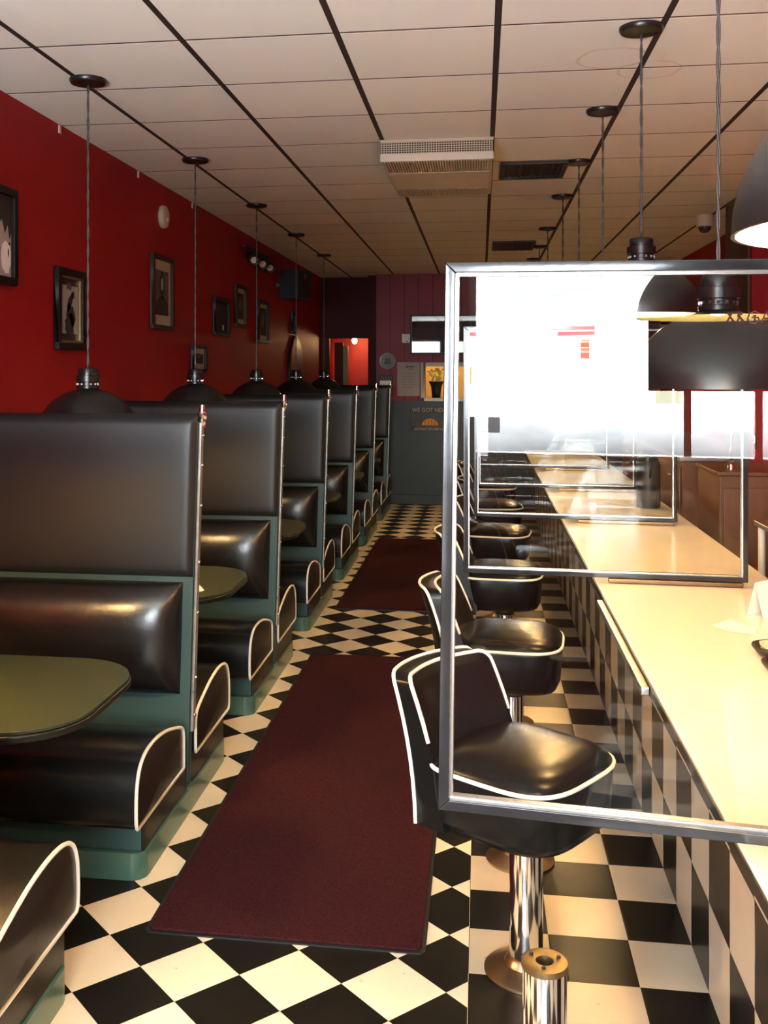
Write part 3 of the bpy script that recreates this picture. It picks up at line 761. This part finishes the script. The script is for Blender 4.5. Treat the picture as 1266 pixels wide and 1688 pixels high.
for (a, b, c, d_, lab) in ((.11, .495, 5.95, 6.42, 'dark louvred ceiling vent beside the ivory air unit'), (.105, .50, 9.56, 10.2, 'dark ceiling vent farther back toward the rear wall')):
    L = ((a+b)/2, (c+d_)/2, CEIL); t = thing('ceiling_vent', lab, 'vent', L)
    m = MB(); q = .03; z0, z1 = CEIL-.018, CEIL-.001
    m.box(a, b, c, c+q, z0, z1); m.box(a, b, d_-q, d_, z0, z1); m.box(a, a+q, c+q, d_-q, z0, z1); m.box(b-q, b, c+q, d_-q, z0, z1)
    rel(m.build('frame', M['vent'], t, bevel=.003), L)
    rel(MB().box(a+q, b-q, c+q, d_-q, CEIL-.004, CEIL-.001).build('backing', M['black'], t), L)
    m = MB(); nn = 9
    for i in range(nn):
        x = a+q+(b-a-2*q)*(i+.5)/nn
        m.add([(x-.010, c+q, z0+.001), (x-.007, c+q, z0+.001), (x+.012, c+q, z1-.004), (x+.009, c+q, z1-.004), (x-.010, d_-q, z0+.001), (x-.007, d_-q, z0+.001), (x+.012, d_-q, z1-.004), (x+.009, d_-q, z1-.004)],
              [(0, 1, 2, 3), (7, 6, 5, 4), (0, 4, 5, 1), (1, 5, 6, 2), (2, 6, 7, 3), (3, 7, 4, 0)])
    rel(m.build('louvres', M['vent'], t), L)
t = thing('dome_camera', 'small white dome security camera on the ceiling at right', 'camera', (1.70, 8.2, CEIL))
MB().lathe([(0, -.001), (.062, -.001), (.065, -.01), (.062, -.085), (.052, -.09), (0, -.09)], 0, 0, 26).build('housing', M['white'], t, auto=40)
MB().lathe([(.048, -.0905), (.045, -.108), (.034, -.125), (.018, -.135), (0, -.138)], 0, 0, 22).build('dome', M['darkglass'], t, smooth=True)
for y in (4.74, 5.895, 7.05):
    o = MB().box(XL+.001, XL+.008, y-.012, y+.012, 2.795, 2.835).build('ceiling_clip', M['white'], None, bevel=.002)
    tag(o, {4.74: 'small white clip at the top of the red wall above the first pendant', 5.895: 'white clip at the wall top left of the round detector', 7.05: 'white clip at the wall top right of the round detector'}[y], 'clip', 'white clips along the wall top')

# ------------------------------------------------------------------ left wall pictures
def on_left(u, v, w): return (w, u, v)
def picture(yc, zc, w, h, label, frame, fw, build_art, depth=.03, matb=None, gold=False, name='framed_picture'):
    t = thing(name, label, 'picture', (XL, yc, zc), group='framed pictures on the red wall')
    a, b = w/2, h/2
    m = MB()
    for (u0, u1, v0, v1) in ((-a, a, b-fw, b), (-a, a, -b, -b+fw), (-a, -a+fw, -b+fw, b-fw), (a-fw, a, -b+fw, b-fw)):
        m.box(.001, depth, u0, u1, v0, v1)
    m.build('frame', frame, t, bevel=.004)
    MB().box(.002, .010, -a+fw, a-fw, -b+fw, b-fw).build('mat_board', matb or M['cream'], t)
    if gold:
        q = .012; m = MB()
        for (u0, u1, v0, v1) in ((-a+fw, a-fw, b-fw-q, b-fw), (-a+fw, a-fw, -b+fw, -b+fw+q), (-a+fw, -a+fw+q, -b+fw+q, b-fw-q), (a-fw-q, a-fw, -b+fw+q, b-fw-q)):
            m.box(.0102, .020, u0, u1, v0, v1)
        m.build('fillet', M['goldframe'], t)
    build_art(t, a-fw, b-fw)
    return t
def flat(t, name, polys, mat, w):
    m = MB()
    for p in polys: m.poly([(w, q[0], q[1]) for q in p])
    return m.build(name, mat, t)
def blob(cx, cz, rx, rz, n=18, wob=0, seed=1, rot=0):
    rnd = random.Random(seed); out = []
    for i in range(n):
        a = 2*PI*i/n; k = 1+wob*(rnd.random()-.5)*2
        x, z = rx*k*math.cos(a), rz*k*math.sin(a)
        out.append((cx+x*math.cos(rot)-z*math.sin(rot), cz+x*math.sin(rot)+z*math.cos(rot)))
    return out
def art_bird(t, a, b):
    a -= .03; b -= .045
    flat(t, 'print', [[(-a, -b), (a, -b), (a, b), (-a, b)]], M['paper'], .0115)
    flat(t, 'drawing', [blob(.0, -.075, .055, .065, 22, .18, 3), blob(.03, -.03, .035, .06, 16, .2, 4, .3)], M['ink'], .0125)
    flat(t, 'drawing', [blob(.0, .035, .022, .055, 16, .15, 5, -.6), blob(-.02, .0, .014, .045, 14, .2, 8, -.5), blob(.04, .075, .014, .02, 12, .1, 6)], M['ink'], .0127)
    flat(t, 'drawing', [blob(-.01, .115, .035, .02, 14, .25, 9)], M['inkgrey'], .0122)
def art_portrait(t, a, b):
    a2, b2 = a-.05, b-.065
    flat(t, 'print', [[(-a2, -b2), (a2, -b2), (a2, b2), (-a2, b2)]], M['inkgrey'], .0115)
    flat(t, 'drawing', [blob(.0, .05, .05, .09, 18, .05, 2), [(-a2, -b2), (a2, -b2), (a2*.9, -.06), (.03, -.02), (-.03, -.02), (-a2*.9, -.06)]], M['ink'], .0123)
    flat(t, 'drawing', [blob(0, .055, .027, .042, 16, .03, 3)], M['paper'], .0130)
def art_face(t, a, b):
    flat(t, 'print', [[(-a, -b), (a, -b), (a, b), (-a, b)]], M['paper'], .0115)
    flat(t, 'drawing', [[(-a, b), (a, b), (a, .02), (a-.02, -.01), (a-.035, .05), (a-.06, .01), (a-.09, .07), (a-.13, .03), (-a, .0)]], M['ink'], .0123)
    flat(t, 'drawing', [blob(a-.05, -.09, .045, .075, 18, .12, 12)], M['whitepaper'], .0127)
    flat(t, 'drawing', [blob(a-.03, -.07, .006, .02, 10, .1, 3), blob(a-.02, -.03, .012, .006, 10, .1, 3)], M['ink'], .0131)
def art_dark(t, a, b):
    flat(t, 'print', [[(-a+.03, -b+.03), (a-.03, -b+.03), (a-.03, b-.03), (-a+.03, b-.03)]], M['ink'], .0115)
def art_strip(t, a, b):
    a2, b2 = a-.03, b-.04
    flat(t, 'print', [[(-a2, -b2), (a2, -b2), (a2, b2), (-a2, b2)]], M['ink'], .0115)
    flat(t, 'drawing', [blob(0, .02, a2*.5, b2*.55, 16, .1, 5)], M['inkgrey'], .0123)
picture(4.03, 2.22, .42, .42, 'framed white face portrait cut by the left edge of the view', M['blackframe'], .035, art_face)
picture(4.845, 1.945, .335, .40, 'black framed ink drawing of a bird on a rock with gold inner edge', M['blackframe'], .036, art_bird, gold=True, matb=M['brownframe'])
picture(6.33, 2.14, .43, .475, 'framed figure portrait with wide cream mat, right of the bird drawing', M['brownframe'], .03, art_portrait)
picture(7.84, 2.065, .45, .30, 'dark framed picture with a small white glare spot, third along the wall', M['blackframe'], .03, lambda t, a, b: (art_dark(t, a, b), flat(t, 'white_tag', [[(.03, -.10), (.075, -.10), (.075, -.06), (.03, -.06)]], M['whitepaper'], .013)), matb=M['blackframe'])  # white patch painted in place of a glare reflection
picture(8.48, 2.19, .37, .36, 'tan framed picture hung higher, right of the dark picture', M['brownframe'], .03, art_strip)
picture(9.38, 2.10, .44, .395, 'framed picture with pale mat below the wall speaker', M['blackframe'], .03, art_strip)
picture(7.19, 1.73, .35, .20, 'small pale picture hanging low behind the second booth pendant', M['blackframe'], .025, art_strip)
picture(10.95, 2.16, .20, .23, 'tiny dark picture right of the speaker', M['brownframe'], .025, art_dark, matb=M['blackframe'])
# arched mirror
t = thing('arched_mirror', 'dark arched mirror low on the red wall before the corridor', 'mirror', (XL, 11.1, 1.45))
def arch(w, h, n=14): return [(-w, 0), (w, 0), (w, h-w)]+[(w*math.cos(a*PI/n), h-w+w*math.sin(a*PI/n)) for a in range(1, n)]+[(-w, h-w)]
MB().prism([(a, b) for a, b in arch(.42, .58+.0)], 'x', .001, .03).build('frame', M['blackframe'], t, bevel=.006)
MB().prism([(a, b+.03) for a, b in arch(.38, .51)], 'x', .0305, .033).build('glass', pbr('dark_mirror', (.008, .014, .012, 1), .4, .0), t)
# smoke detector
t = thing('smoke_detector', 'round ivory smoke detector high on the red wall', 'detector', (XL, 6.355, 2.63))
dd = MB().lathe([(0, .001), (.072, .001), (.075, .008), (.070, .03), (.05, .040), (0, .042)], 0, 0, 28).build('body', M['dirtywhite'], t, auto=40)
dd.data.transform(Matrix.Rotation(PI/2, 4, 'Y'))
db = MB().lathe([(0, .0465), (.012, .046), (.016, .0425), (.0, .042)], .02, 0, 12).build('button', M['white'], t, smooth=True); db.data.transform(Matrix.Rotation(PI/2, 4, 'Y'))
# spotlight bar
t = thing('spotlight_bar', 'black bar of three spotlights high on the left wall', 'spotlight', (XL, 8.95, 2.70))
MB().box(.04, .065, -.50, .50, -.012, .012).build('bar', M['black'], t, bevel=.003)
MB().box(.001, .04, -.06, .06, -.03, .03).build('bracket', M['black'], t, bevel=.003)
for u in (-.32, .02, .34):
    hd = MB().lathe([(0, .09), (.03, .088), (.045, .07), (.055, -.06), (.050, -.065)], 0, 0, 20).build('spot_head', M['black'], t, auto=40)
    ln = MB().lathe([(0, -.050), (.030, -.056)], 0, 0, 18).build('lens', M['white'], hd); MB_ = MB().lathe([(.031, -.054), (.049, -.060)], 0, 0, 18).build('lens_ring', M['black'], hd)
    R = Matrix.Translation((.085, u, -.085)) @ Matrix.Rotation(math.radians(-62), 4, 'X') @ Matrix.Rotation(math.radians(-25), 4, 'Y')
    hd.data.transform(R); ln.data.transform(R); MB_.data.transform(R)
    MB().tube([(.055, u, -.01), (.075, u, -.05)], .008, 8).build('stem', M['black'], t)
# speaker
t = thing('wall_speaker', 'grey box loudspeaker mounted high on the left wall', 'speaker', (XL, 10.05, 2.50))
R = Matrix.Translation((.20, 0, 0)) @ Matrix.Rotation(math.radians(-27), 4, 'Z')
def rot(o): o.data.transform(R); return o
rot(MB().box(-.11, .10, -.12, .12, -.145, .145).build('cabinet', M['speaker'], t, bevel=.008))
sg_ = rot(MB().box(.1005, .118, -.112, .112, -.137, .137).build('front_grille', M['black'], t, bevel=.006))
tw = MB(); tw.lathe([(0, .004), (.022, .002), (.026, 0)], 0, 0, 16); tweet = tw.build('tweeter', M['speaker'], sg_); tweet.data.transform(R @ Matrix.Translation((.1182, 0, .075)) @ Matrix.Rotation(PI/2, 4, 'Y'))
MB().box(.001, .09, -.02, .02, -.02, .02).build('bracket', M['black'], t, bevel=.003)

# ------------------------------------------------------------------ back wall things
YW = YB
t = thing('television', 'flat dark television high on the burgundy back wall', 'television', (-.42, YW, 2.09))
R = Matrix.Translation((0, -.085, 0)) @ Matrix.Rotation(math.radians(.25), 4, 'X')
tv = MB().box(-.435, .435, -.02, .02, -.24, .24).build('bezel', M['black'], t, bevel=.005); tv.data.transform(R)
sc_ = MB().box(-.415, .415, -.0225, -.0202, -.22, .22).build('screen', M['screen'], t); sc_.data.transform(R)
MB().box(-.10, .10, -.06, .002, -.10, .10).build('wall_bracket', M['black'], t)
t = thing('thermostat', 'small white switch box left of the television', 'switch', (-.915, YW, 2.045))
MB().box(-.05, .05, -.03, .002, -.055, .055).build('case', M['whitepaper'], t, bevel=.005)
MB().box(.005, .02, -.034, -.0305, -.045, -.03).build('button', M['black'], t)
t = thing('wall_plate', 'round grey decorative plate on the back wall', 'plate', (-1.144, YW, 1.768))
pl = MB().lathe([(0, .012), (.06, .012), (.075, .02), (.098, .022), (.099, .018), (.07, .003), (0, .001)], 0, 0, 30).build('dish', pbr('grey_china', '#8d8a88', .35), t, auto=40); pl.data.transform(Matrix.Rotation(PI/2, 4, 'X'))
m = MB(); m.box(-.04, .04, -.0145, -.0125, -.035, -.012); m.box(-.03, -.004, -.0145, -.0125, -.008, .03); m.box(.004, .03, -.0145, -.0125, -.008, .036)
m.build('emblem', M['inkgrey'], t)
t = thing('card_holder', 'black wall holder with white cards below the round plate', 'holder', (-1.165, YW, 1.51))
MB().box(-.088, .088, -.04, .002, -.085, .078).build('box', M['black'], t, bevel=.004)
MB().box(-.07, .07, -.046, -.0405, -.05, .015).build('card', M['whitepaper'], t)
MB().box(-.075, .075, -.046, -.0405, .03, .06).build('header_card', M['inkgrey'], t)
t = thing('notice_sheet', 'large pale laminated notice on the back wall left of the serving hatch', 'notice', (-.886, YW, 1.543))
MB().box(-.138, .138, -.006, .002, -.208, .208).build('sheet', M['paper'], t)
m = MB(); m.box(-.03, .07, -.0075, -.0062, .145, .16); m.box(.0, .06, -.0075, -.0062, .12, .128)
for i in range(6): m.box(-.08, .08-.02*(i % 2), -.0072, -.0062, .07-.035*i, .073-.035*i)
m.build('print', M['inkgrey'], t)
# poster
t = thing('wall_poster', 'dark poster reading WE GOT NEXT over an orange half basketball on the green wall', 'poster', (-.62, YW-.0125, 1.05))
MB().box(-.25, .25, -.004, -.0005, -.155, .155).build('backing', pbr('poster_black', (.018, .018, .017, 1), .5), t)
m = MB()
for i in range(14): m.box(-.23, .23, -.0048, -.0042, -.09+.012*i, -.086+.012*i)
m.build('stripes', pbr('poster_grey', '#4f5148', .6), t)
def put_text(body, size, x, z, mat, par, name='lettering', sx=1):
    me = text_mesh(body, size); me.transform(Matrix.Translation((x, -.0062, z)) @ Matrix.Rotation(PI/2, 4, 'X') @ Matrix.Scale(sx, 4, (1, 0, 0)))
    return link(name, me, mat, par)
m = MB(); m.box(-.225, .225, -.0056, -.005, .082, .142); m.build('title_band', M['black'], t)
put_text('WE GOT NEXT', .073, 0, .112, M['letter'], t, sx=.88)
m = MB(); m.box(-.24, .24, -.0056, -.005, -.145, -.098); m.build('caption_band', M['black'], t)
put_text('#SONICSFOREVER', .05, 0, -.121, M['letter'], t, sx=.95)
half = [(.10*math.cos(a*PI/16), .085*math.sin(a*PI/16)) for a in range(17)]
bl = MB().poly([(p[0], -.0058, p[1]-.075) for p in half]).build('half_basketball', M['orange'], t)
m = MB()
for cx in (-.06, -.02, .02, .06): m.box(cx-.003, cx+.003, -.0066, -.006, -.075, .075*math.sqrt(max(0, 1-(cx/.1)**2))-.072)
m.build('seams', M['black'], bl)
m = MB()
for i, hgt in enumerate((.05, .075, .06, .04)):
    for sg in (-1, 1): m.box(sg*(.13+.027*i)-.010, sg*(.13+.027*i)+.010, -.0062, -.0056, -.085, -.085+hgt)
m.build('skyline', M['inkgrey'], t)
# vase in the hatch
t = thing('flower_vase', 'black flared vase of yellow blooms on the serving hatch sill', 'vase', (-.545, YB+.02, OZ0))
MB().lathe([(0, .001), (.052, .001), (.058, .08), (.066, .14), (.088, .19), (.096, .20), (.086, .195), (.06, .14), (0, .12)], 0, 0, 20).build('pot', M['black'], t, smooth=True)
m = MB(); rnd = random.Random(4)
for i in range(60):
    a = rnd.uniform(0, 2*PI); r = rnd.uniform(.01, .10); z = rnd.uniform(.19, .355); c = Vector((r*math.cos(a), r*math.sin(a)*.5, z)); sz = rnd.uniform(.018, .034)
    d1 = Vector((rnd.uniform(-1, 1), rnd.uniform(-1, 1), rnd.uniform(-1, 1))).normalized(); d2 = d1.orthogonal().normalized()
    m.add([c-d1*sz, c+d2*sz*.5, c+d1*sz, c-d2*sz*.5], [(0, 1, 2, 3)])
m.build('bouquet', M['leaf'], t)
m = MB()
for i in range(7):
    a = i*.9; m.tube([(0, 0, .12), (.04*math.cos(a), .02*math.sin(a), .24), (.07*math.cos(a), .035*math.sin(a), .31)], .002, 5)
m.build('stems', M['olive'], t)
# corridor bulb
t = thing('corridor_light', 'small bare glowing bulb at the top of the corridor opening', 'light', (-1.68, 13.66, 2.22))
MB().lathe([(0, -.001), (.04, -.001), (.04, -.03), (.018, -.05), (.016, -.12), (0, -.12)], 0, 0, 16).build('holder', M['brass'], t, auto=40)
MB().lathe([(.016, -.1205), (.033, -.15), (.036, -.175), (.025, -.205), (0, -.215)], 0, 0, 16).build('bulb', emit('corridor_bulb_glow', (1, .70, .35, 1), 25), t, smooth=True)
bulb_light(-1.62, 13.56, 2.04, 7, (1, .58, .26))
t = thing('emergency_spot', 'small chrome spotlight on the corner beside the corridor', 'spotlight', (-1.34, 12.95, 2.06))
MB().lathe([(0, -.04), (.025, -.035), (.032, -.01), (.03, .02), (0, .028)], 0, -.02, 16).build('head', M['chrome'], t, smooth=True)
MB().box(-.01, .01, -.015, .02, .02, .05).build('bracket', M['chrome'], t)
bulb_light(-.45, 13.1, 2.25, 26, (1, .84, .55))

# ------------------------------------------------------------------ added board that blocks the window reflection (only seen mirrored in the dividers)
t = thing('menu_board', 'dark board hung in the front window, mirrored in the near glass panel', 'board', (.80, YF+.22, 1.81))
MB().box(-.60, .50, -.012, .012, -.28, .27).build('panel', M['black'], t, bevel=.003)
for x in (-.4, .4): MB().tube([(x, 0, .27), (x, 0, 1.028)], .003, 6).build('hanger', M['steel'], t)
# ------------------------------------------------------------------ daylight
w = bpy.data.worlds.new('street_daylight'); SC.world = w; w.use_nodes = True
class WN(NT):
    def __init__(s): s.t = w.node_tree; s.b = s.t.nodes['Background']
N = WN(); bg = N.b
tc = N.n('ShaderNodeTexCoord'); sx = N.n('ShaderNodeSeparateXYZ'); N.l(tc.outputs['Generated'], sx.inputs[0])
ay = N.math('MAXIMUM', N.math('ABSOLUTE', sx.outputs[1]), .05)
a = N.math('DIVIDE', sx.outputs[0], ay); e = N.math('DIVIDE', sx.outputs[2], ay)
cv = N.n('ShaderNodeCombineXYZ'); N.l(a, cv.inputs[0]); N.l(e, cv.inputs[1])
def band(v, lo, hi): return N.math('MULTIPLY', N.math('GREATER_THAN', v, lo), N.math('LESS_THAN', v, hi))
def rect(a0, a1, e0, e1): return N.math('MULTIPLY', band(a, a0, a1), band(e, e0, e1))
sky = N.mix(N.math('MULTIPLY', N.math('MAXIMUM', sx.outputs[2], 0), 2.0), (.93, .97, 1, 1), (.80, .91, 1, 1))
street = N.noise(cv.outputs[0], 9, 4, .6, (2.2, 5, 1))
c = N.mix(N.math('LESS_THAN', e, .03), sky, N.mix(N.math('MULTIPLY', street, .9), (.88, .95, 1, 1), (.46, .49, .52, 1)))
for (a0, a1, e0, e1, col) in ((-.12, -.075, .034, .043, (.55, .16, .17, 1)), (-.088, -.08, .012, .03, (.5, .14, .1, 1)), (-.16, -.05, .070, .074, (.45, .60, .75, 1)), (-.05, -.02, .062, .09, (.62, .78, .9, 1)),
                              (-.135, -.10, -.012, .004, (.30, .24, .12, 1)), (-.2, -.165, -.06, -.016, (.07, .07, .08, 1)), (-.02, .004, -.03, .02, (.4, .42, .3, 1))):
    c = N.mix(rect(a0, a1, e0, e1), c, col)
def ramp(v, lo, hi): return N.math('MINIMUM', N.math('MAXIMUM', N.math('DIVIDE', N.math('SUBTRACT', v, lo), hi-lo), 0), 1)
shade = N.math('MULTIPLY', N.math('SUBTRACT', 1, ramp(e, -.088, -.035)), ramp(e, -.30, -.18))     # darkened street band, added so the mirrored window fades downward
c = N.mix(N.math('MULTIPLY', shade, N.math('ADD', .78, N.math('MULTIPLY', street, .35))), c, (.05, .048, .045, 1))
pave_glow = N.math('SUBTRACT', 1, ramp(e, -.32, -.2))      # pavement glow close to the window, raised to brighten the ceiling
c = N.mix(pave_glow, c, (2.0, 2.25, 2.35, 1))
N.l(c, bg.inputs[0]); bg.inputs[1].default_value = 64
for W in (W1, W2):
    l = bpy.data.lights.new('window_portal', 'AREA'); l.shape = 'RECTANGLE'; l.size = W[1]-W[0]; l.size_y = W[3]-W[2]; l.cycles.is_portal = True
    o = bpy.data.objects.new('window_portal', l); COL.objects.link(o); o.location = ((W[0]+W[1])/2, YF-.125, (W[2]+W[3])/2); o.rotation_euler = (PI/2, 0, 0)

# ------------------------------------------------------------------ camera
cam = bpy.data.cameras.new('camera'); co = bpy.data.objects.new('camera', cam); COL.objects.link(co)
F, PX, PY, IW, IH = 1690, 550, 612, 1266, 1688
cam.sensor_fit = 'HORIZONTAL'; cam.sensor_width = 36; cam.lens = 36*F/IW
cam.shift_x = (IW/2-PX)/IW; cam.shift_y = -(IH/2-PY)/IW
cam.clip_start = .02; cam.clip_end = 100
co.location = (0, 0, EYE); co.rotation_euler = (PI/2, 0, math.radians(8.18))
SC.camera = co
SC.view_settings.view_transform = 'Standard'; SC.view_settings.look = 'None'; SC.view_settings.exposure = 0
try:
    cy = SC.cycles; cy.use_denoising = True; cy.caustics_reflective = False; cy.caustics_refractive = False
    cy.sample_clamp_indirect = 0; cy.transparent_max_bounces = 24; cy.max_bounces = 10; cy.diffuse_bounces = 5; cy.glossy_bounces = 5
except Exception: pass
